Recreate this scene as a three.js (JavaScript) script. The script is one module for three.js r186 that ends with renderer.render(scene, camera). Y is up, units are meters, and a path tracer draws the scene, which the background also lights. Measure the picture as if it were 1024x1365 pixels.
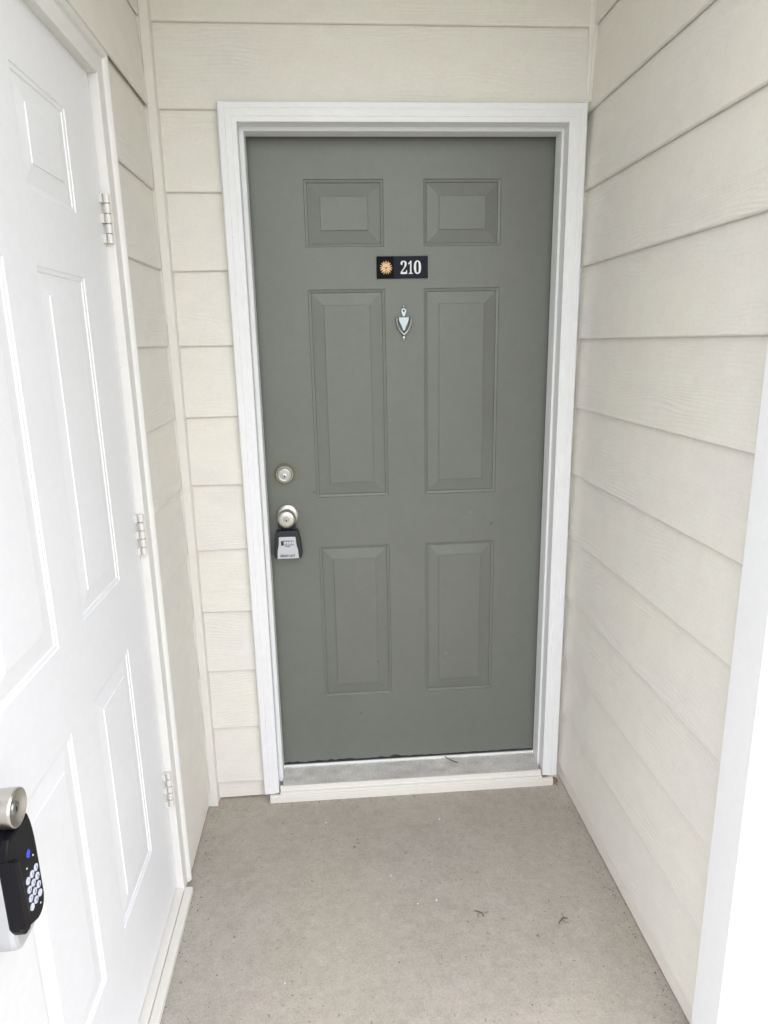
import * as THREE from 'three';
import { mergeGeometries } from 'three/addons/utils/BufferGeometryUtils.js';
import { RoundedBoxGeometry } from 'three/addons/geometries/RoundedBoxGeometry.js';
import { FontLoader } from 'three/addons/loaders/FontLoader.js';
import { TextGeometry } from 'three/addons/geometries/TextGeometry.js';

// ---------------------------------------------------------------- camera, sky, sun, exposure
const scene = new THREE.Scene();
const camera = new THREE.PerspectiveCamera(73.58, 0.75, 0.05, 600);
camera.rotation.order = 'YXZ';
camera.position.set(-0.2267, 1.5042, 2.0621);
camera.rotation.set(-0.2431, -0.0700, -0.0196);

const renderer = new THREE.WebGLRenderer({ antialias: true });
renderer.setSize(768, 1024);
renderer.toneMapping = THREE.LinearToneMapping;
renderer.toneMappingExposure = 3.45;
renderer.shadowMap.enabled = true;

{ // pale, thinly overcast sky
  const w = 256, h = 128, d = new Float32Array(w * h * 4);
  for (let j = 0; j < h; j++) for (let i = 0; i < w; i++) {
    const el = (j + 0.5) / h * 2 - 1, k = (j * w + i) * 4;            // -1 below .. 1 above
    const t = Math.max(0, el);
    d[k] = 0.975 - 0.06 * t; d[k + 1] = 0.98 - 0.03 * t; d[k + 2] = 1.02; d[k + 3] = 1;
  }
  const tex = new THREE.DataTexture(d, w, h, THREE.RGBAFormat, THREE.FloatType);
  tex.mapping = THREE.EquirectangularReflectionMapping; tex.magFilter = THREE.LinearFilter; tex.minFilter = THREE.LinearFilter;
  tex.needsUpdate = true;
  scene.background = tex; scene.environment = tex;
}
const sun = new THREE.DirectionalLight(new THREE.Color(1, 0.96, 0.9), 1.0);
sun.position.set(3, 10, -7); sun.target.position.set(0, 0, 1.0);
sun.castShadow = true; sun.shadow.radius = 25; sun.shadow.mapSize.set(2048, 2048);
Object.assign(sun.shadow.camera, { left: -6, right: 6, top: 6, bottom: -6, near: 1, far: 30 });
scene.add(sun, sun.target);

// ---------------------------------------------------------------- helpers
let seed = 20210;
const rnd = () => { seed = (seed * 1664525 + 1013904223) >>> 0; return seed / 4294967296; };
const rr = (a, b) => a + (b - a) * rnd();
const used = {};
const numbered = n => { used[n] = (used[n] ?? -1) + 1; return used[n] ? n + '_' + String(used[n]).padStart(3, '0') : n; };
function mesh(name, geo, mat, parent) {
  const m = new THREE.Mesh(geo, mat); m.name = parent ? name : numbered(name);
  m.castShadow = m.receiveShadow = true; (parent || scene).add(m); return m;
}
function thing(name, label, category, pos = [0, 0, 0], turn = 0, group) {
  const o = new THREE.Group(); o.name = numbered(name); o.position.set(...pos); o.rotation.y = turn;
  o.userData = { label, category, kind: 'thing' }; if (group) o.userData.group = group; scene.add(o); return o;
}
function part(name, parent, pos = [0, 0, 0]) { const o = new THREE.Group(); o.name = name; o.position.set(...pos); parent.add(o); return o; }
function structure(name, geo, mat) { const m = mesh(name, geo, mat); m.userData.kind = 'structure'; return m; }
function box(x0, x1, y0, y1, z0, z1) {           // uv in metres
  const g = new THREE.BoxGeometry(x1 - x0, y1 - y0, z1 - z0); g.translate((x0 + x1) / 2, (y0 + y1) / 2, (z0 + z1) / 2);
  return metreUV(g);
}
function metreUV(g, ou = 0, ov = 0) {
  const p = g.attributes.position, n = g.attributes.normal, uv = new Float32Array(p.count * 2);
  for (let i = 0; i < p.count; i++) {
    const ax = Math.abs(n.getX(i)), ay = Math.abs(n.getY(i)), az = Math.abs(n.getZ(i));
    let u, v;
    if (az >= ax && az >= ay) { u = p.getX(i); v = p.getY(i); } else if (ax >= ay) { u = p.getZ(i); v = p.getY(i); } else { u = p.getX(i); v = p.getZ(i); }
    uv[2 * i] = u + ou; uv[2 * i + 1] = v + ov;
  }
  g.setAttribute('uv', new THREE.BufferAttribute(uv, 2)); return g;
}
// closed profile (list of [w, d]) swept between two ends; endA/endB turn (w, d) into a point
function sweep(profile, endA, endB, ou = 0, ov = 0) {
  const A = profile.map(q => new THREE.Vector3(...endA(...q))), B = profile.map(q => new THREE.Vector3(...endB(...q)));
  const P = [], UV = [], n = profile.length, c = new THREE.Vector3();
  A.concat(B).forEach(v => c.add(v)); c.multiplyScalar(1 / (2 * n));
  let area = 0; for (let i = 0; i < n; i++) { const a = profile[i], b = profile[(i + 1) % n]; area += a[0] * b[1] - b[0] * a[1]; }
  const dir = new THREE.Vector3().subVectors(B[0], A[0]);
  // does walking the profile counter-clockwise around `dir` hold in 3-D?
  const nA = new THREE.Vector3(); for (let i = 0; i < n; i++) nA.add(new THREE.Vector3().crossVectors(A[i], A[(i + 1) % n]));
  const flip = nA.dot(dir) < 0;
  const tri = (a, b, cc, ua, ub, uc) => { if (flip) { P.push(a, cc, b); UV.push(...ua, ...uc, ...ub); } else { P.push(a, b, cc); UV.push(...ua, ...ub, ...uc); } };
  let s = 0; const L = dir.length();
  for (let i = 0; i < n; i++) {
    const j = (i + 1) % n, e = A[i].distanceTo(A[j]);
    const u0 = [ou, ov + s], u1 = [ou, ov + s + e], u2 = [ou + L, ov + s + e], u3 = [ou + L, ov + s];
    tri(A[i], A[j], B[j], u0, u1, u2); tri(A[i], B[j], B[i], u0, u2, u3); s += e;
  }
  const faces = THREE.ShapeUtils.triangulateShape(profile.map(q => new THREE.Vector2(...q)), []);
  for (const [a, b, d] of faces) {
    const t = [[ou, ov], [ou + .01, ov], [ou, ov + .01]];
    const ccw = area > 0;
    if (ccw) { tri(A[a], A[d], A[b], ...t); tri(B[a], B[b], B[d], ...t); } else { tri(A[a], A[b], A[d], ...t); tri(B[a], B[d], B[b], ...t); }
  }
  const g = new THREE.BufferGeometry();
  g.setAttribute('position', new THREE.Float32BufferAttribute(P.flatMap(v => [v.x, v.y, v.z]), 3));
  g.setAttribute('uv', new THREE.Float32BufferAttribute(UV, 2));
  g.computeVertexNormals(); return g;
}
function flat(shape, depth, bevel = 0, seg = 8) {
  return new THREE.ExtrudeGeometry(shape, { depth: depth - bevel * 2, bevelEnabled: bevel > 0, bevelThickness: bevel, bevelSize: bevel, bevelOffset: -bevel, bevelSegments: 2, curveSegments: seg }).translate(0, 0, bevel);
}
const poly = pts => new THREE.Shape(pts.map(q => new THREE.Vector2(...q)));
const lathe = (pts, seg = 48) => new THREE.LatheGeometry(pts.map(q => new THREE.Vector2(...q)), seg).rotateX(Math.PI / 2);   // axis along +z
const plain = g => { const q = g.index ? g.toNonIndexed() : g; for (const k of Object.keys(q.attributes)) if (!['position', 'normal', 'uv'].includes(k)) q.deleteAttribute(k); return q; };
const merge = list => mergeGeometries(list.map(plain));

// tileable value noise
const HASH = new Float32Array(65536); { let s = 77; for (let i = 0; i < 65536; i++) { s = (s * 1664525 + 1013904223) >>> 0; HASH[i] = s / 4294967296; } }
const hsh = (x, y, k) => HASH[(x * 374761 + y * 668265 + k * 9176 + ((x * 131 + y * 71) ^ (y * 17))) & 65535];
function vn(x, y, px, py, k = 0) {               // periods px, py in lattice cells
  const xi = Math.floor(x), yi = Math.floor(y), fx = x - xi, fy = y - yi, m = (a, b) => ((a % b) + b) % b;
  const sx = fx * fx * (3 - 2 * fx), sy = fy * fy * (3 - 2 * fy), x0 = m(xi, px), x1 = m(xi + 1, px), y0 = m(yi, py), y1 = m(yi + 1, py);
  const a = hsh(x0, y0, k), b = hsh(x1, y0, k), c = hsh(x0, y1, k), d = hsh(x1, y1, k);
  return a + (b - a) * sx + (c - a) * sy + (a - b - c + d) * sx * sy;
}
function texture(w, h, wm, hm, srgb, fn) {       // covers wm x hm metres, repeats
  const d = new Uint8Array(w * h * 4);
  for (let j = 0; j < h; j++) for (let i = 0; i < w; i++) {
    const v = fn(i / w, j / h), k = (j * w + i) * 4;
    if (typeof v === 'number') d[k] = d[k + 1] = d[k + 2] = Math.max(0, Math.min(255, v * 255));
    else { d[k] = Math.max(0, Math.min(255, v[0] * 255)); d[k + 1] = Math.max(0, Math.min(255, v[1] * 255)); d[k + 2] = Math.max(0, Math.min(255, v[2] * 255)); }
    d[k + 3] = 255;
  }
  const t = new THREE.DataTexture(d, w, h); t.wrapS = t.wrapT = THREE.RepeatWrapping; t.repeat.set(1 / wm, 1 / hm);
  t.magFilter = THREE.LinearFilter; t.minFilter = THREE.LinearMipmapLinearFilter; t.generateMipmaps = true;
  if (srgb) t.colorSpace = THREE.SRGBColorSpace; t.needsUpdate = true; return t;
}
const lin = (r, g, b) => new THREE.Color().setRGB(r, g, b);

// ---------------------------------------------------------------- materials
// wood grain pressed into the fibre-cement boards
const grainBump = texture(2048, 1024, 2.4, 1.2, false, (u, v) => {
  const X = u * 2.4, Y = v * 1.2;
  const warp = 3.4 * vn(X * 5, Y * 20, 12, 24, 1) + 1.3 * vn(X * 12.5, Y * 45, 30, 54, 2);
  const g = Math.sin((Y * 105 + warp) * 2 * Math.PI);
  const amp = Math.pow(vn(X * 4.1666667, Y * 11.666667, 10, 14, 3), 1.6);
  const streak = vn(X * 20, Y * 400, 48, 480, 4);
  return 0.45 + 0.36 * g * amp + 0.22 * (streak - 0.5) + 0.06 * (vn(X * 200, Y * 200, 480, 240, 5) - .5);
});
const sidingTone = texture(1024, 512, 2.4, 1.2, true, (u, v) => {
  const a = vn(u * 12, v * 8, 12, 8, 11), b = vn(u * 60, v * 40, 60, 40, 12), c = vn(u * 512, v * 256, 512, 256, 13), sp = vn(u * 300, v * 150, 300, 150, 14);
  let t = 0.975 + 0.016 * (a - .5) + 0.014 * (b - .5) + 0.02 * (c - .5);
  if (sp > .985) t -= 0.10 * (sp - .985) / .015;
  return [t, t * (1 + .006 * (b - .5)), t * (1 - .02 * (a - .5))];
});
const siding = new THREE.MeshStandardMaterial({ name: 'painted_siding', color: lin(0.800, 0.775, 0.712), map: sidingTone, roughness: 0.62, bumpMap: grainBump, bumpScale: 0.0011 });
// brushed paint on trim
const brushBump = texture(512, 512, 0.5, 0.25, false, (u, v) => 0.5 + 0.5 * (vn(u * 10, v * 180, 10, 180, 21) - .5) + 0.3 * (vn(u * 60, v * 60, 60, 60, 22) - .5));
const trimTone = texture(512, 512, 1.1, 1.1, true, (u, v) => {
  const a = vn(u * 9, v * 9, 9, 9, 23), b = vn(u * 90, v * 90, 90, 90, 24), s = vn(u * 160, v * 160, 160, 160, 25);
  let t = .975 + .012 * (a - .5) + .012 * (b - .5); if (s > .985) t -= .16 * .5 * (s - .972) / .028; return [t, t, t];
});
const whiteTrim = new THREE.MeshStandardMaterial({ name: 'white_trim_paint', color: lin(0.85, 0.855, 0.87), map: trimTone, roughness: 0.42 });
const creamTrim = new THREE.MeshStandardMaterial({ name: 'cream_trim_paint', color: lin(0.785, 0.765, 0.71), map: trimTone, roughness: 0.5, bumpMap: brushBump, bumpScale: 0.0003 });
const offWhiteTrim = new THREE.MeshStandardMaterial({ name: 'off_white_trim_paint', color: lin(0.80, 0.79, 0.76), map: trimTone, roughness: 0.5, bumpMap: brushBump, bumpScale: 0.0002 });
const hingePaint = new THREE.MeshStandardMaterial({ name: 'worn_hinge_paint', color: lin(0.74, 0.725, 0.68), map: trimTone, roughness: 0.45, metalness: 0.1 });
const whiteDoorPaint = new THREE.MeshStandardMaterial({ name: 'white_door_paint', color: lin(0.85, 0.855, 0.88), map: trimTone, roughness: 0.38, bumpMap: brushBump, bumpScale: 0.00008 });
const doorBump = texture(1024, 2048, 0.914, 2.03, false, (u, v) => 0.5 + 0.35 * (vn(u * 460, v * 1000, 460, 1000, 31) - .5) + 0.4 * (vn(u * 200, v * 24, 200, 24, 32) - .5));
const marks = [[-.105, .38, .0028, .55], [-.30, .985, .003, .6], [.21, .90, .004, 1.25], [.13, .40, .004, 1.3], [.12, .37, .003, 1.25], [-.05, 1.21, .003, 1.25], [.28, .86, .004, .7], [-.17, .19, .003, .7], [.05, .21, .003, 1.2]];
const doorTone = texture(1024, 2048, 0.914, 2.03, true, (u, v) => {
  const X = u * .914 - (u > .5 ? .914 : 0), Y = v * 2.03;
  const a = vn(u * 7, v * 15, 7, 15, 33), b = vn(u * 40, v * 90, 40, 90, 34), c = vn(u * 300, v * 660, 300, 660, 35);
  let t = 0.93 + 0.022 * (a - .5) + 0.02 * (b - .5) + 0.03 * (c - .5);
  for (const [mx, my, r, k] of marks) { const q = Math.hypot(X - mx, (Y - my) * .8) / r; if (q < 1.3) t *= 1 + (k - 1) * Math.max(0, 1.3 - q) / 1.3; }
  // worn film round the bolt
  const q = Math.hypot(X + .389, Y - 1.050), edge = .0445 + .004 * (a - .5);
  if (q < edge) return [t * 1.01, t * .995, t * .945];
  return [t, t, t];
});
const greyDoorPaint = new THREE.MeshStandardMaterial({ name: 'grey_green_door_paint', color: lin(0.182, 0.194, 0.169), map: doorTone, roughness: 0.38, bumpMap: doorBump, bumpScale: 0.00022 });
const floorBump = texture(1024, 1024, 1.3, 1.3, false, (u, v) => 0.5 + 0.22 * (vn(u * 22, v * 260, 22, 260, 41) - .5) + .4 * (vn(u * 300, v * 300, 300, 300, 42) - .5) + .3 * (vn(u * 40, v * 40, 40, 40, 43) - .5));
const floorTone = texture(2048, 2048, 2.6, 2.6, true, (u, v) => {
  const a = vn(u * 9, v * 9, 9, 9, 44), b = vn(u * 34, v * 40, 34, 40, 45), c = vn(u * 150, v * 150, 150, 150, 46), f = vn(u * 1000, v * 1000, 1000, 1000, 47), st = vn(u * 40, v * 420, 40, 420, 48), sp = vn(u * 420, v * 420, 420, 420, 49), sp2 = vn(u * 230, v * 230, 230, 230, 50);
  let t = .90 + .04 * (a - .5) + .035 * (b - .5) + .05 * (c - .5) + .09 * (f - .5) + .018 * (st - .5);
  const dirt = vn(u * 14, v * 14, 14, 14, 51);
  if (sp > .955 - .04 * dirt) t -= .26 * Math.min(1, (sp - .955 + .04 * dirt) / .04);
  if (sp2 > .975) t += .07 * (sp2 - .975) / .025;
  return [t, t * (1 - .012 * (b - .3)), t * (1 - .03 * (a - .4))];
});
const floorPaint = new THREE.MeshStandardMaterial({ name: 'painted_concrete', color: lin(0.535, 0.486, 0.417), map: floorTone, roughness: 0.72, bumpMap: floorBump, bumpScale: 0.0007 });
const sillTone = texture(512, 256, 0.5, 0.25, true, (u, v) => { const a = vn(u * 12, v * 10, 12, 10, 61), b = vn(u * 256, v * 24, 256, 24, 62), c = vn(u * 60, v * 60, 60, 60, 63); const t = .9 + .12 * (a - .5) + .07 * (b - .5) + .06 * (c - .5); return [t, t * .995, t * .98]; });
const sillMetal = new THREE.MeshStandardMaterial({ name: 'worn_aluminium', color: lin(0.80, 0.79, 0.78), map: sillTone, roughness: 0.5, metalness: 0.1, bumpMap: brushBump, bumpScale: 0.0003 });
const nickel = new THREE.MeshStandardMaterial({ name: 'satin_nickel', color: lin(0.60, 0.575, 0.54), metalness: 1, roughness: 0.33 });
const steel = new THREE.MeshStandardMaterial({ name: 'steel', color: lin(0.50, 0.50, 0.495), metalness: 1, roughness: 0.28 });
const knockerMetal = new THREE.MeshStandardMaterial({ name: 'weathered_chrome', color: lin(0.33, 0.37, 0.375), metalness: 1, roughness: 0.33 });
const dark = new THREE.MeshStandardMaterial({ name: 'dark_slot', color: lin(0.012, 0.012, 0.014), roughness: 0.6 });
const rubber = new THREE.MeshStandardMaterial({ name: 'black_rubber', color: lin(0.018, 0.019, 0.022), roughness: 0.55 });
const blackPlastic = new THREE.MeshStandardMaterial({ name: 'black_plastic', color: lin(0.014, 0.014, 0.018), roughness: 0.3 });
const boxBlack = new THREE.MeshPhysicalMaterial({ name: 'black_box_plastic', color: lin(0.006, 0.006, 0.009), roughness: 0.38, specularIntensity: 0.35 });
const silverPlastic = new THREE.MeshStandardMaterial({ name: 'silver_cast_metal', color: lin(0.56, 0.57, 0.60), metalness: 0.35, roughness: 0.42 });
const buttonMat = new THREE.MeshStandardMaterial({ name: 'white_button', color: lin(0.66, 0.70, 0.80), roughness: 0.4 });
const blueMark = new THREE.MeshStandardMaterial({ name: 'blue_print', color: lin(0.06, 0.09, 0.62), roughness: 0.4 });
const plateMat = new THREE.MeshPhysicalMaterial({ name: 'black_plate', color: lin(0.005, 0.005, 0.006), roughness: 0.45, specularIntensity: 0.12 });
const plateNavy = new THREE.MeshPhysicalMaterial({ name: 'charcoal_navy_plate', color: lin(0.020, 0.020, 0.031), roughness: 0.45, specularIntensity: 0.15 });
const printWhite = new THREE.MeshStandardMaterial({ name: 'white_print', color: lin(0.8, 0.8, 0.82), roughness: 0.5 });
const gold = new THREE.MeshStandardMaterial({ name: 'gold_print', color: lin(0.70, 0.42, 0.19), roughness: 0.45 });
const goldPale = new THREE.MeshStandardMaterial({ name: 'pale_gold_print', color: lin(0.85, 0.62, 0.36), roughness: 0.45 });
const twigMat = new THREE.MeshStandardMaterial({ name: 'dry_twig', color: lin(0.05, 0.038, 0.028), roughness: 0.9 });
const strawMat = new THREE.MeshStandardMaterial({ name: 'dry_leaf', color: lin(0.20, 0.15, 0.085), roughness: 0.9 });
const gritMat = new THREE.MeshStandardMaterial({ name: 'dark_grit', color: lin(0.07, 0.06, 0.05), roughness: 0.95 });
const ceilingMat = new THREE.MeshStandardMaterial({ name: 'ceiling_paint', color: lin(0.78, 0.76, 0.70), map: sidingTone, roughness: 0.8 });
const coreMat = new THREE.MeshStandardMaterial({ name: 'sheathing', color: lin(0.40, 0.36, 0.28), roughness: 0.9 });
const groundMat = new THREE.MeshStandardMaterial({ name: 'lawn_and_paving', color: lin(0.17, 0.18, 0.13), roughness: 0.95 });

// ---------------------------------------------------------------- large structure
structure('ground', metreUV(new THREE.PlaneGeometry(500, 500).rotateX(-Math.PI / 2).translate(0, -0.16, 0)), groundMat);
structure('floor', box(-1.4, 5, -0.15, 0, -0.3, 3.4), floorPaint);
structure('ceiling', box(-1.4, 5, 2.66, 2.80, -0.4, 1.35), ceilingMat);

// lap siding: course lines at C0 + k * S
const C0 = 0.0685, S = 0.2049;
function lapBoard(parent, x0, x1, k, { y0, lift = 0, lap = 0.0108, slot = .0025 } = {}) {
  const yb = y0 ?? C0 + k * S, yt = C0 + (k + 1) * S + 0.026, slope = lap / S, h = yt - yb;
  const jig = rr(-.0012, .0012), o = lift;
  const prof = [[yb, -lap + slot], [yb, -0.0038 + o], [yb + .0012, -.0014 + o], [yb + .0034, o * .95], [yt, -h * slope - .0002], [yt, -h * slope - .008]];
  if (k < 0) prof.splice(0, prof.length, [yb, -lap - .010], [yb, -lap - .0005], [yt, -lap - .0012], [yt, -lap - .010]);   // cut starter strip, set back under the first lap
  const g = sweep(prof, (y, d) => [x0, y + jig, d], (y, d) => [x1, y - jig, d], rr(0, 2.4), rr(0, 1.2));
  return mesh('siding_board', g, siding, parent);
}
const TOPK = 12;   // courses reach the ceiling

// wall with the grey door (faces +z)
const backWall = thing('back_wall', 'cream lap siding wall around the grey door', 'wall');
for (let k = -1; k < 10; k++) lapBoard(backWall, -0.664, -0.5075, k, k < 0 ? { y0: 0.006 } : {});
for (let k = 10; k <= TOPK; k++) lapBoard(backWall, -0.664, 0.535, k);
mesh('sheathing', merge([box(-1.0, -0.52, 0, 2.66, -0.16, -0.0405), box(-0.52, 0.62, 2.13, 2.66, -0.16, -0.0405)]), coreMat, backWall);
mesh('corner_trim', sweep([[-.02, -.02], [.024, -.02], [.024, .0275], [.0215, .030], [.002, .030], [0, .028], [-.02, .028]], (w, d) => [-0.6855 + w, 0.0025, d], (w, d) => [-0.6855 + w, 2.659, d], .3, .1), creamTrim, backWall);
mesh('corner_trim', sweep([[0, 0], [.006, .0035], [.0095, .0095], [.024, .0095], [.024, -.02], [0, -.02]], (w, d) => [0.5005 + w, 2.137, d], (w, d) => [0.5005 + w, 2.659, d], .2, .4), creamTrim, backWall);

// wall with the white door (faces +x): local x = -world z
const leftWall = thing('left_wall', 'cream lap siding wall that the white door is set in', 'wall', [-0.685, 0, 0], Math.PI / 2);
for (let k = -1; k < 10; k++) {
  lapBoard(leftWall, -0.352, -0.0302, k, k < 0 ? { y0: 0.005, lap: .0075 } : { lap: .0075 });
  lapBoard(leftWall, -1.5, -1.394, k, k < 0 ? { y0: 0.005 } : {});
}
for (let k = 10; k <= TOPK; k++) lapBoard(leftWall, -1.5, -0.0302, k, k === 10 ? { lift: .0055, lap: .0075, slot: .0075 } : { lift: .001, lap: .0075 });
mesh('sheathing', merge([box(-0.36, 0, 0, 2.66, -0.2, -0.0405), box(-1.384, -0.36, 2.12, 2.66, -0.2, -0.0405), box(-1.5, -1.384, 0, 2.66, -0.2, -0.0405)]), coreMat, leftWall);

// right wall (faces -x): local x = world z
const rightWall = thing('right_wall', 'cream lap siding side wall ending in a white corner board', 'wall', [0.51, 0, 0], -Math.PI / 2);
for (let k = -1; k <= TOPK; k++) lapBoard(rightWall, -0.03, 0.955, k, k < 0 ? { y0: 0.004 } : {});
mesh('sheathing', box(-0.16, 0.99, 0, 2.66, -0.16, -0.0405), coreMat, rightWall);
const chamfer = (w, d, c) => [[c, 0], [w - c, 0], [w, c], [w, d - c], [w - c, d], [c, d], [0, d - c], [0, c]];
// white corner board: 90 mm on this wall, its 30 mm edge turned to the front
mesh('corner_board', sweep(chamfer(.09, .034, .003), (w, d) => [.948 + w, .002, d - .014], (w, d) => [.948 + w, 2.659, d - .014], .7, .2), whiteTrim, rightWall);

// front wall beyond the corner board (faces +z)
const frontWall = thing('front_wall', 'cream lap siding wall beyond the white corner board', 'wall', [0, 0, 1.026]);
for (let k = -1; k <= TOPK; k++) { lapBoard(frontWall, 0.5255, 4.2, k, k < 0 ? { y0: 0.004 } : {}); }
mesh('sheathing', box(0.68, 4.2, 0, 2.66, -0.16, -0.0405), coreMat, frontWall);

// ---------------------------------------------------------------- door frames
function casingProfile(W, T) {   // w from the inner edge out, d forward
  return [[0, 0], [0, T - .0045], [.0015, T - .003], [.0125, T - .0024], [.0140, T - .0007], [.030, T], [.0312, T - .0009], [.0330, T - .0009], [.0342, T], [W - .004, T], [W - .002, T - .001], [W, T - .004], [W, 0]];
}
// grey door's frame
const frame = thing('door_frame', 'white moulded frame and sill around the grey door', 'door frame');
{
  const cx = -0.003, xi = 0.4545, W = 0.050, zb = -0.030, T = 0.048, yi = 2.083;
  const pr = casingProfile(W, T);
  mesh('casing', sweep(pr, (w, d) => [cx - xi - w, 0.027, zb + d], (w, d) => [cx - xi - w, yi + w, zb + d]), whiteTrim, frame);
  mesh('casing', sweep(pr, (w, d) => [cx + xi + w, 0.032, zb + d], (w, d) => [cx + xi + w, yi + w, zb + d], .3, .2), whiteTrim, frame);
  mesh('casing', sweep(pr, (w, d) => [cx - xi - w, yi + w, zb + d], (w, d) => [cx + xi + w, yi + w, zb + d], .6, .1), whiteTrim, frame);
  // jambs with rabbet: the stop covers the slab's edge, the slab stands behind it
  const jp = s => sweep([[0, -.0845], [0, -.0325], [.002, -.0305], [.05, -.0305], [.05, -.145], [.0155, -.145], [.0155, -.0845]], (w, d) => [s * (.4455 + w), .040, d], (w, d) => [s * (.4455 + w), 2.073 + w, d], .1, .3);
  mesh('jamb', jp(-1), whiteTrim, frame); mesh('jamb', jp(1), whiteTrim, frame);
  mesh('jamb', sweep([[0, -.0845], [0, -.0325], [.002, -.0305], [.045, -.0305], [.045, -.145], [.0155, -.145], [.0155, -.0845]], (w, d) => [-.4455 - w, 2.073 + w, d], (w, d) => [.4455 + w, 2.073 + w, d], .5, .5), whiteTrim, frame);
  // dark weatherstrip tucked in the rabbet
  mesh('weatherstrip', merge([box(-.4605, -.4495, .06, 2.08, -.0980, -.0850), box(.4495, .4605, .06, 2.08, -.0980, -.0850), box(-.4495, .4495, 2.0775, 2.088, -.0980, -.0850)]), rubber, frame);
  // sill: sloping worn aluminium tread, light lip under the door, painted nosing in two steps
  const sill = part('sill', frame);
  mesh('tread', sweep([[-.145, 0], [-.145, .0545], [-.088, .0545], [-.0865, .053], [.003, .0475], [.005, .0455], [.005, 0]], (d, y) => [-.4445, y, d], (d, y) => [.4445, y, d], .2, .1), sillMetal, sill);
  mesh('lip', sweep([[-.0955, .0548], [-.0955, .0595], [-.0945, .0605], [-.0905, .0605], [-.0885, .0585], [-.0885, .0548]], (d, y) => [-.4440, y, d], (d, y) => [.4440, y - .0005, d]), whiteTrim, sill);
  mesh('nosing', sweep([[.0053, .002], [.0053, .049], [.0065, .0505], [.0125, .0505], [.014, .049], [.014, .036], [.016, .034], [.0235, .033], [.0255, .031], [.0255, .003]], (d, y) => [-.4530, y, d], (d, y) => [.4470, y, d], .3, .5), creamTrim, sill);
  mesh('nosing', sweep([[.0183, .001], [.0183, .0255], [.020, .0268], [.029, .0262], [.031, .024], [.031, .001]], (d, y) => [-.4870, y, d + .001], (d, y) => [.4840, y, d + .001], .8, .2), creamTrim, sill);
}
// white door's frame: local x = -world z, local z = out of the wall
const frame2 = thing('door_frame', 'cream painted frame and low sill around the white door', 'door frame', [-0.685, 0, 0], Math.PI / 2);
{
  const zr = [0.4125, 1.3325], W = .056, yh = 2.0625;
  // thicker towards the outer bead
  const pr = [[0, -.04], [0, -.0105], [.0015, -.009], [.034, -.008], [.037, -.0095], [.040, -.0085], [.043, -.003], [.048, .001], [.053, .0015], [W, -.002], [W, -.04]];
  mesh('casing', sweep(pr, (w, d) => [-(zr[0] - w), .012, d], (w, d) => [-(zr[0] - w), yh + w, d], .1, .1), offWhiteTrim, frame2);
  mesh('casing', sweep(pr, (w, d) => [-(zr[1] + w), .012, d], (w, d) => [-(zr[1] + w), yh + w, d], .4, .3), offWhiteTrim, frame2);
  mesh('casing', sweep(pr, (w, d) => [-(zr[1] + w), yh + w, d], (w, d) => [-(zr[0] - w), yh + w, d], .7, .2), offWhiteTrim, frame2);
  mesh('jamb', merge([box(-zr[0] + .0005, -zr[0] + .03, .012, yh, -.12, -.0402), box(-zr[1] - .03, -zr[1] - .0005, .012, yh, -.12, -.0402), box(-zr[1] - .03, -zr[0] + .03, yh + .0005, yh + .03, -.12, -.0402)]), offWhiteTrim, frame2);
  mesh('backing', box(-zr[1] - .03, -zr[0] + .03, 0, yh + .03, -.14, -.1205), coreMat, frame2);
  const sill = part('sill', frame2);
  mesh('tread', sweep([[-.12, .001], [-.12, .030], [-.030, .030], [-.012, .027], [-.0105, .0255], [-.0105, .001]], (d, y) => [-zr[1] + .001, y, d], (d, y) => [-zr[0] - .001, y, d], .2, .3), creamTrim, sill);
  mesh('nosing', sweep([[-.0098, .001], [-.0098, .0175], [-.008, .0195], [.009, .0185], [.0115, .016], [.0115, .001]], (d, y) => [-1.36, y, d], (d, y) => [-.398, y, d], .6, .3), creamTrim, sill);
}

// ---------------------------------------------------------------- doors
const ROWS = [[1.9106, 1.7251], [1.6058, 0.9670], [0.8023, 0.2588]], PX = [0.0591, 0.2915];
function panelGeo(w, h, ox, oy, relief) {     // raised panel: ovolo down, long bevel up, crisp field edge
  const rings = [[0, 0], [.0006, -.0006], [.0016, -.0030], [.0085, -.0044], [.0090, -.0050], [.0104, -.0080], [.0130, -.0078], [.0460, -.0030], [.0464, -.0005], [.0474, 0]].map(([d, z]) => [d, z * relief]);
  const P = [], UV = []; const push = (...v) => v.forEach(([x, y, z]) => { P.push(x, y, z); UV.push(x + ox, y + oy); });
  const rect = ([d, z]) => [[-w / 2 + d, -h / 2 + d, z], [w / 2 - d, -h / 2 + d, z], [w / 2 - d, h / 2 - d, z], [-w / 2 + d, h / 2 - d, z]];
  for (let i = 0; i + 1 < rings.length; i++) { const a = rect(rings[i]), b = rect(rings[i + 1]); for (let k = 0; k < 4; k++) { const l = (k + 1) % 4; push(a[k], a[l], b[l], a[k], b[l], b[k]); } }
  const f = rect(rings[rings.length - 1]); push(f[0], f[1], f[2], f[0], f[2], f[3]);
  const g = new THREE.BufferGeometry(); g.setAttribute('position', new THREE.Float32BufferAttribute(P, 3)); g.setAttribute('uv', new THREE.Float32BufferAttribute(UV, 2)); g.computeVertexNormals(); return g;
}
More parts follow.
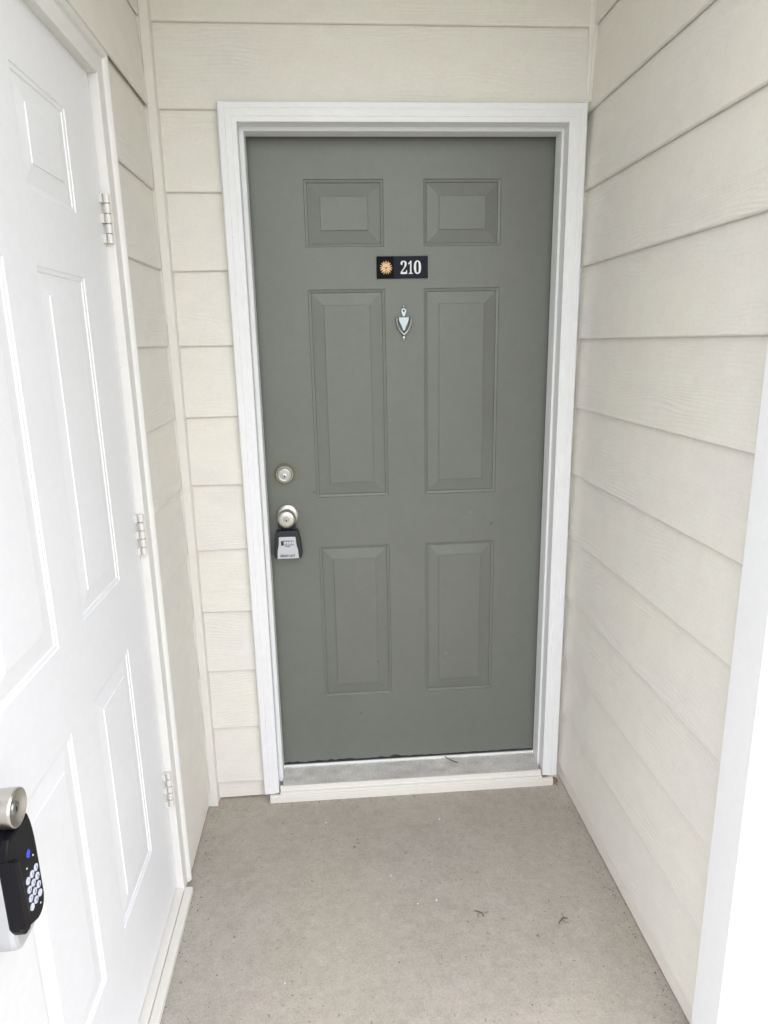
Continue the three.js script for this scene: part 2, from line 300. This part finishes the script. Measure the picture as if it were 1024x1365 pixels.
function sixPanelDoor(name, label, mat, pos, turn, relief = 1) {
  const d = thing(name, label, 'door', pos, turn);
  const s = poly([[-.457, 0], [.457, 0], [.457, 2.03], [-.457, 2.03]]);
  for (const [yt, yb] of ROWS) for (const sx of [-1, 1]) {
    const a = sx * PX[0], b = sx * PX[1], x0 = Math.min(a, b), x1 = Math.max(a, b);
    s.holes.push(new THREE.Path([[x0, yb], [x0, yt], [x1, yt], [x1, yb]].map(q => new THREE.Vector2(...q))));
  }
  const g = new THREE.ExtrudeGeometry(s, { depth: .02, bevelEnabled: false }).translate(0, 0, -.02);
  mesh('slab', g, mat, d);
  mesh('core', box(-.457, .457, 0, 2.03, -.042, -.0205), mat, d);
  for (const [yt, yb] of ROWS) for (const sx of [-1, 1]) {
    const m = mesh('panel', panelGeo(PX[1] - PX[0], yt - yb, sx * (PX[0] + PX[1]) / 2, (yt + yb) / 2, relief), mat, d);
    m.position.set(sx * (PX[0] + PX[1]) / 2, (yt + yb) / 2, 0);
  }
  return d;
}
const font = await new FontLoader().loadAsync('fonts/droid/droid_serif_bold.typeface.json');
const fontSans = await new FontLoader().loadAsync('fonts/droid/droid_sans_bold.typeface.json');
function lettering(text, f, size, w, depth, shear = 0) {
  const g = new TextGeometry(text, { font: f, size, depth, curveSegments: 6, bevelEnabled: false });
  g.computeBoundingBox(); const b = g.boundingBox; g.translate(-(b.min.x + b.max.x) / 2, -(b.min.y + b.max.y) / 2, 0);
  g.scale(w / (b.max.x - b.min.x), 1, 1);
  if (shear) g.applyMatrix4(new THREE.Matrix4().set(1, shear, 0, 0, 0, 1, 0, 0, 0, 0, 1, 0, 0, 0, 0, 1));
  return g;
}

// --- grey door
const greyDoor = sixPanelDoor('entry_door', 'grey-green six-panel entry door with number sign 210', greyDoorPaint, [0, 0.055, -0.0986], 0);
{
  const Y = y => y - 0.055;
  // sagging rubber sweep along the bottom edge, nibbled
  const sp = [[-.4440, .0070]]; for (let i = 0; i <= 60; i++) { const x = -.4440 + .888 * i / 60; sp.push([x, rr(.009, .0115) + (x < .05 && rnd() > .6 ? rr(.001, .006) : 0)]); } sp.push([.4440, .0070]);
  mesh('door_sweep', flat(poly(sp), .0022).translate(0, 0, .0003), rubber, greyDoor);
  // number sign
  const sg = part('number_sign', greyDoor, [-.0063, Y(1.7208), 0]);
  const round = (x0, x1, y0, y1, d) => metreUV(new RoundedBoxGeometry(x1 - x0, y1 - y0, d, 2, .0009).translate((x0 + x1) / 2, (y0 + y1) / 2, d / 2 + .0002));
  mesh('sign_plate', round(-.077, -.0255, -.0315, .0315, .006), plateMat, sg);
  mesh('sign_plate', round(-.0262, .077, -.0315, .0315, .006), plateNavy, sg);
  for (const [ch, x, w] of [['2', .0045, .0195], ['1', .0245, .0135], ['0', .0455, .0215]]) mesh('digit', lettering(ch, font, .0375, w, .0006).translate(x, -.0005, .0064), printWhite, sg);
  const em = part('emblem', sg, [-.0488, -.001, .0063]);
  const petal = (len, wd, a, r0) => { const s = new THREE.Shape(); s.moveTo(0, r0); s.quadraticCurveTo(wd, r0 + len * .55, 0, r0 + len); s.quadraticCurveTo(-wd, r0 + len * .55, 0, r0); return flat(s, .0004, 0, 5).rotateZ(a); };
  const fan = [], fan2 = [];
  for (let i = 0; i < 15; i++) { const a = (-2.75 + i * 5.5 / 14); fan.push(petal(.0215 - .002 * Math.abs(Math.sin(a)), .0042, a, .0015)); }
  fan.push(petal(.0185, .0035, Math.PI, .002));
  for (let i = 0; i < 9; i++) { const a = (-2.45 + i * 4.9 / 8); if (i !== 4) fan2.push(petal(.016, .0030, a, .003)); }
  fan2.push(petal(.011, .003, .18, .001)); fan2.push(petal(.011, .003, -.18, .001));
  em.scale.set(0.93, 0.93, 1);
  const m1 = mesh('leaf_fan', merge(fan), gold, em); m1.position.z = .0003;
  const m2 = mesh('leaf_fan', merge(fan2), goldPale, em); m2.position.z = .0009;
  // knocker with viewer
  const kn = part('door_knocker', greyDoor, [-.0035, Y(1.557), .0003]);
  const loop = new THREE.Shape(); loop.moveTo(-.0245, .020); loop.bezierCurveTo(-.0255, -.004, -.018, -.022, 0, -.036); loop.bezierCurveTo(.018, -.022, .0255, -.004, .0245, .020);
  loop.lineTo(.0192, .020); loop.bezierCurveTo(.020, -.002, .014, -.016, 0, -.0265); loop.bezierCurveTo(-.014, -.016, -.020, -.002, -.0192, .020); loop.lineTo(-.0245, .020);
  mesh('striker', flat(loop, .010, .0024).translate(0, 0, .0045), knockerMetal, kn);
  const urn = new THREE.Shape(); urn.moveTo(-.0172, .0215); urn.lineTo(.0172, .0215); urn.lineTo(.0172, .0125); urn.bezierCurveTo(.015, .002, .006, -.010, .0045, -.0215); urn.lineTo(-.0045, -.0215); urn.bezierCurveTo(-.006, -.010, -.015, .002, -.0172, .0125); urn.lineTo(-.0172, .0215);
  mesh('plate', flat(urn, .0085, .0026), knockerMetal, kn);
  const neck = new THREE.Shape(); neck.moveTo(-.0065, .0218); neck.bezierCurveTo(-.0035, .027, -.0085, .030, -.0085, .0365); neck.absarc(0, .0385, .0085, Math.PI, 0, true); neck.bezierCurveTo(.0085, .030, .0035, .027, .0065, .0218); neck.lineTo(-.0065, .0218);
  mesh('neck', flat(neck, .007, .0016), knockerMetal, kn);
  mesh('finial', new THREE.SphereGeometry(.0042, 16, 10).scale(1, 1.4, .8).translate(0, .0505, .0035), knockerMetal, kn);
  mesh('viewer', new THREE.CylinderGeometry(.0030, .0030, .0014, 20).rotateX(Math.PI / 2).translate(0, .0385, .0072), dark, kn);
  mesh('foot', merge([new THREE.SphereGeometry(.006, 16, 10).scale(1, 1.25, .7).translate(0, -.0405, .0042), new THREE.SphereGeometry(.0035, 12, 8).translate(0, -.0485, .003)]), steel, kn);
  // deadbolt
  const db = part('deadbolt', greyDoor, [-.3885, Y(1.1050), 0]);
  mesh('collar', lathe([[0, 0], [.0315, 0], [.0318, .004], [.0312, .007], [.0285, .019], [.0262, .0225], [.0215, .0232], [.0212, .0190], [0, .0190]].map(([r, z]) => [r, z + .0002])), creamTrimDoor(), db);
  mesh('cylinder_face', lathe([[.0208, .0185], [.0208, .0250], [.0200, .0260], [.0178, .0260], [.0174, .0252], [.0165, .0252], [.0160, .0258], [0, .0258]]), steel, db);
  mesh('plug', lathe([[.0088, .0262], [.0085, .0278], [0, .0278]]).translate(0, -.004, 0), steel, db);
  mesh('keyway', merge([box(-.0012, .0012, -.0088, -.0005, .0280, .0286), new THREE.CylinderGeometry(.0022, .0022, .0008, 14).rotateX(Math.PI / 2).translate(0, -.0035, .0284)]), dark, db);
  // knob
  const kb = part('door_knob', greyDoor, [-.387, Y(0.9695), 0]); kb.scale.set(1.07, 1.07, 1.07);
  mesh('rose', lathe([[.0325, .0002], [.0330, .003], [.0315, .0065], [.0250, .0090], [.0165, .0100], [.0140, .0100]]), nickel, kb);
  mesh('knob', lathe([[.0100, .0095], [.0088, .020], [.0090, .028], [.0205, .0335], [.0258, .041], [.0270, .048], [.0262, .055], [.0235, .0595], [.0190, .0615], [.0100, .0622], [0, .0622]]), nickel, kb);
  mesh('plug', lathe([[.0086, .0624], [.0084, .0632], [0, .0632]]), steel, kb);
  mesh('keyway', merge([box(-.0011, .0011, -.0060, .0010, .0634, .0640), new THREE.CylinderGeometry(.0022, .0022, .0008, 14).rotateX(Math.PI / 2).translate(0, -.001, .0638), new THREE.TorusGeometry(.0078, .0005, 6, 30, 4.2).rotateZ(-.5).translate(0, 0, .0635)]), dark, kb);
}
function creamTrimDoor() { return new THREE.MeshStandardMaterial({ name: 'worn_bolt_collar', color: lin(0.33, 0.32, 0.255), map: trimTone, roughness: 0.4, metalness: 0.35 }); }

// --- white door
const whiteDoor = sixPanelDoor('storage_door', 'white six-panel side door with painted-over hinges', whiteDoorPaint, [-0.714, 0.035, 0.8725], Math.PI / 2, 0.6);
{
  for (const yc of [1.7415, 1.0265, 0.3175]) {       // hinges, painted over
    const h = part('hinge', whiteDoor, [.4590, yc, .0]);
    mesh('leaf', metreUV(new RoundedBoxGeometry(.0022, .100, .0215, 2, .0008).translate(-.0002, 0, .0090)), hingePaint, h);
    for (let i = 0; i < 5; i++) mesh('knuckle', new THREE.CylinderGeometry(.0068, .0068, .0182, 16).translate(-.0050, -.0412 + i * .0206, .0125), hingePaint, h);
    mesh('pin', new THREE.CylinderGeometry(.0030, .0030, .1, 12).translate(-.0050, 0, .0125), hingePaint, h);
    for (const i of [0, 2, 4]) mesh('leaf', box(-.0165, -.0050, -.0502 + i * .0206, -.0322 + i * .0206, .0003, .0060), hingePaint, h);
  }
  const kb = part('door_knob', whiteDoor, [-.397, .9005, 0]);
  mesh('rose', lathe([[.0325, .0002], [.0330, .003], [.0315, .0065], [.0250, .0090], [.0140, .0100]]), nickel, kb);
  mesh('knob', lathe([[.0120, .0095], [.0112, .020], [.0125, .025], [.0200, .0285], [.0232, .034], [.0248, .050], [.0252, .0635], [.0245, .0665], [.0225, .0672], [.0205, .0650], [.0120, .0625], [.0085, .0622]]), nickel, kb);
  mesh('plug', lathe([[.0085, .0620], [.0085, .0640], [0, .0640]]), steel, kb);
  mesh('keyway', box(-.0011, .0011, -.005, .002, .0641, .0646), dark, kb);
}

// ---------------------------------------------------------------- key boxes hung from the knobs
{
  const b = thing('key_lockbox', 'black and silver combination key box hanging from the grey door knob', 'lockbox', [-.3895, .8335, -.0975]);
  const bodyShape = new THREE.Shape(); bodyShape.moveTo(-.040, 0); bodyShape.lineTo(.040, 0); bodyShape.bezierCurveTo(.0465, .002, .0455, .018, .044, .030); bodyShape.bezierCurveTo(.042, .050, .040, .068, .036, .0835); bodyShape.bezierCurveTo(.034, .091, .030, .0925, .026, .0925); bodyShape.lineTo(-.026, .0925); bodyShape.bezierCurveTo(-.030, .0925, -.034, .091, -.036, .0835); bodyShape.bezierCurveTo(-.040, .068, -.042, .050, -.044, .030); bodyShape.bezierCurveTo(-.0455, .018, -.0465, .002, -.040, 0);
  mesh('body', flat(bodyShape, .036, .0045, 10).translate(0, 0, .002), rubber, b);
  const face = new THREE.Shape(); face.moveTo(-.0345, .0015); face.lineTo(.0345, .0015); face.lineTo(.0325, .030); face.bezierCurveTo(.030, .040, .0275, .046, .0270, .068); face.quadraticCurveTo(.0268, .0735, .0225, .0735); face.lineTo(-.0225, .0735); face.quadraticCurveTo(-.0268, .0735, -.0270, .068); face.bezierCurveTo(-.0275, .046, -.030, .040, -.0325, .030); face.lineTo(-.0345, .0015);
  mesh('face_plate', flat(face, .006, .0015, 8).translate(0, 0, .0365), silverPlastic, b);
  mesh('dial_window', flat(poly([[-.0205, .045], [.0205, .045], [.0205, .060], [.016, .0625], [-.016, .0625], [-.0205, .060]]), .0006).translate(0, 0, .0426), new THREE.MeshStandardMaterial({ name: 'grey_window', color: lin(.30, .31, .33), metalness: .3, roughness: .5 }), b);
  for (let i = 0; i < 4; i++) mesh('number_wheel', new THREE.CylinderGeometry(.0046, .0046, .0056, 18).rotateZ(Math.PI / 2).scale(1, 1.15, .55).translate(-.0068 + i * .0078, .0530, .0438), silverPlastic, b);
  mesh('release_lever', metreUV(new RoundedBoxGeometry(.0062, .0135, .005, 2, .0015).translate(-.0162, .0540, .0448)), blackPlastic, b);
  mesh('slot', box(-.008, .008, .0405, .0425, .0422, .0430), dark, b);
  mesh('lettering', lettering('Master Lock', fontSans, .0088, .046, .0006, .35).translate(-.0005, .0125, .0426), dark, b);
  // shackle over the knob's neck
  const sh = new THREE.CatmullRomCurve3([[-.0225, .085, .024], [-.0222, .108, .025], [-.0185, .130, .026], [-.0105, .1465, .026], [0, .1510, .026], [.0105, .1465, .026], [.0185, .130, .026], [.0222, .108, .025], [.0225, .085, .024]].map(q => new THREE.Vector3(...q)));
  mesh('shackle', new THREE.TubeGeometry(sh, 40, .0058, 10), rubber, b);
}
{ // local x = -world z, local z = out of the white door
  const b = thing('key_lockbox', 'silver and black key box with round keypad buttons on the white door', 'lockbox', [-.7125, .742, 1.2745], Math.PI / 2);
  const rs = (w, h, r) => { const s = new THREE.Shape(); s.moveTo(-w + r, 0); s.lineTo(w - r, 0); s.quadraticCurveTo(w, 0, w, r); s.lineTo(w, h - r); s.quadraticCurveTo(w, h, w - r, h); s.lineTo(-w + r, h); s.quadraticCurveTo(-w, h, -w, h - r); s.lineTo(-w, r); s.quadraticCurveTo(-w, 0, -w + r, 0); return s; };
  mesh('body', flat(rs(.0360, .158, .026), .056, .007, 12), silverPlastic, b);
  const cov = new THREE.Shape(); cov.moveTo(-.020, .030); cov.lineTo(.010, .0165); cov.quadraticCurveTo(.032, .012, .0365, .036); cov.lineTo(.0365, .095); cov.quadraticCurveTo(.0365, .150, .026, .170); cov.lineTo(-.026, .170); cov.quadraticCurveTo(-.037, .160, -.037, .140); cov.lineTo(-.037, .044); cov.quadraticCurveTo(-.036, .034, -.020, .030);
  mesh('keypad_cover', flat(cov, .013, .003, 10).translate(0, 0, .0515), boxBlack, b);
  // thick rib along one edge of the keypad
  mesh('rib', flat(poly([[-.0372, .046], [-.033, .0345], [-.022, .0325], [-.0165, .040], [-.0215, .138], [-.0372, .146]]), .020, .003).translate(0, 0, .0500), boxBlack, b);
  mesh('top_cap', metreUV(new RoundedBoxGeometry(.073, .040, .052, 3, .007).translate(0, .153, .0275)), boxBlack, b);
  for (let r = 0; r < 4; r++) for (let c = 0; c < 3; c++) {
    const bt = mesh('button', new THREE.CylinderGeometry(.0047, .0049, .0016, 20).rotateX(Math.PI / 2), buttonMat, b); bt.position.set(-.0015 + c * .0122, .0875 - r * .0135, .0652);
    const n = ['1', '2', '3', '4', '5', '6', '7', '8', '9', '', '0', ''][r * 3 + c];
    if (n) mesh('numeral', lettering(n, fontSans, .0046, n === '1' ? .0018 : .0030, .0003).translate(0, 0, .0009), new THREE.MeshStandardMaterial({ name: 'grey_numeral', color: lin(.22, .24, .32), roughness: .5 }), bt);
  }
  mesh('emblem', merge([new THREE.CylinderGeometry(.0052, .0052, .0006, 20).rotateX(Math.PI / 2), box(-.0012, .0012, -.006, .006, -.0002, .0007)]).translate(.0105, .1195, .0648), blueMark, b);
  for (const [x, y] of [[.0215, .108], [.0015, .104], [.021, .0325]]) mesh('indicator', new THREE.CylinderGeometry(.0013, .0013, .0006, 10).rotateX(Math.PI / 2).translate(x, y, .0648), printWhite, b);
  const sh = new THREE.CatmullRomCurve3([[-.0235, .165, .018], [-.0235, .188, .018], [-.019, .206, .018], [0, .2145, .018], [.019, .206, .018], [.0235, .188, .018], [.0235, .165, .018]].map(q => new THREE.Vector3(...q)));
  mesh('shackle', new THREE.TubeGeometry(sh, 32, .005, 10), steel, b);
}

// ---------------------------------------------------------------- litter
const tube = (pts, r, seg = 12) => new THREE.TubeGeometry(new THREE.CatmullRomCurve3(pts.map(q => new THREE.Vector3(...q))), seg, r, 6);
{
  const t = thing('dry_twig', 'thin dark twig lying on the sill under the grey door', 'twig', [.125, .0535, -.088]);
  mesh('stem', tube([[0, .0075, .002], [.012, .0055, .016], [.028, .0035, .028], [.041, .0025, .036]], .0014), twigMat, t);
}
for (const [x, z, a, label] of [[.119, .547, .3, 'curled dry sprig lying in the middle of the floor'], [.330, .590, 1.6, 'small dark sprig on the floor near the side wall']]) {
  const t = thing('dry_sprig', label, 'sprig', [x, .0015, z], a, 'dry sprigs on the floor');
  mesh('stem', tube([[-.012, 0, -.012], [-.003, .002, -.004], [.003, .0025, .006], [.001, .001, .016]], .0009), twigMat, t);
  mesh('stem', tube([[.002, .0015, .004], [.012, .003, .008], [.020, .001, .006]], .0008), strawMat, t);
  mesh('stem', tube([[-.002, .0015, 0], [-.011, .0025, .006], [-.014, .0005, .014]], .0008), strawMat, t);
}
{
  const t = thing('leaf_scrap', 'curled brown leaf scrap wedged at the right end of the sill', 'leaf', [.4985, .001, .014]);
  const g = new THREE.PlaneGeometry(.017, .026, 6, 8); const p = g.attributes.position;
  for (let i = 0; i < p.count; i++) { const x = p.getX(i), y = p.getY(i); const k = 1 - Math.pow(Math.abs(y) / .014, 2) * .8; p.setXYZ(i, x * k, y, .006 - 40 * x * x + .002 * Math.sin(y * 400)); }
  g.computeVertexNormals(); g.rotateX(-Math.PI / 2 + .35).rotateY(.3).translate(0, .006, 0); mesh('blade', g, strawMat, t);
  mesh('stem', tube([[-.004, .003, -.004], [-.003, .001, .01], [.004, .001, .022]], .0007), twigMat, t);
}
for (const [x, z] of [[.067, .164], [-.11, .39], [-.045, .50], [.008, .492], [-.395, .71], [-.30, .145]]) {
  const s = rr(.0022, .0036), g = new THREE.CylinderGeometry(s, s * .9, .0012, 6).scale(1, 1, rr(.6, 1)).rotateY(rr(0, 3)).translate(0, .0008, 0);
  const f = mesh('paint_flake', g, printWhite); f.position.set(x, 0, z); f.userData = { label: 'tiny white paint flake lying on the tan floor', category: 'flake', group: 'white paint flakes on the floor' };
}
{ // grit gathered along the wall joints and scattered thinly
  const list = [], add = (x, z, s) => { const g = new THREE.IcosahedronGeometry(s, 0).scale(rr(.6, 1.5), .5, rr(.6, 1.5)).rotateY(rr(0, 3)); list.push(g.translate(x, s * .3, z)); };
  for (let i = 0; i < 70; i++) add(rr(-.66, .49), .035 + Math.pow(rnd(), 1.2) * .95, rr(.0006, .0017));
  for (let i = 0; i < 160; i++) add(.506 - Math.pow(rnd(), 2) * .03, rr(.03, .95), rr(.0006, .0016));
  for (let i = 0; i < 130; i++) add(-.676 + Math.pow(rnd(), 2) * .03, rr(.03, .95), rr(.0006, .0016));
  for (let i = 0; i < 110; i++) add(rr(-.66, .49), .036 + Math.pow(rnd(), 2.5) * .03, rr(.0006, .0016));
  const m = mesh('floor_grit', merge(list), gritMat); m.userData = { kind: 'stuff', label: 'dark grit scattered on the tan floor and along wall bases', category: 'grit' };
}

renderer.render(scene, camera);
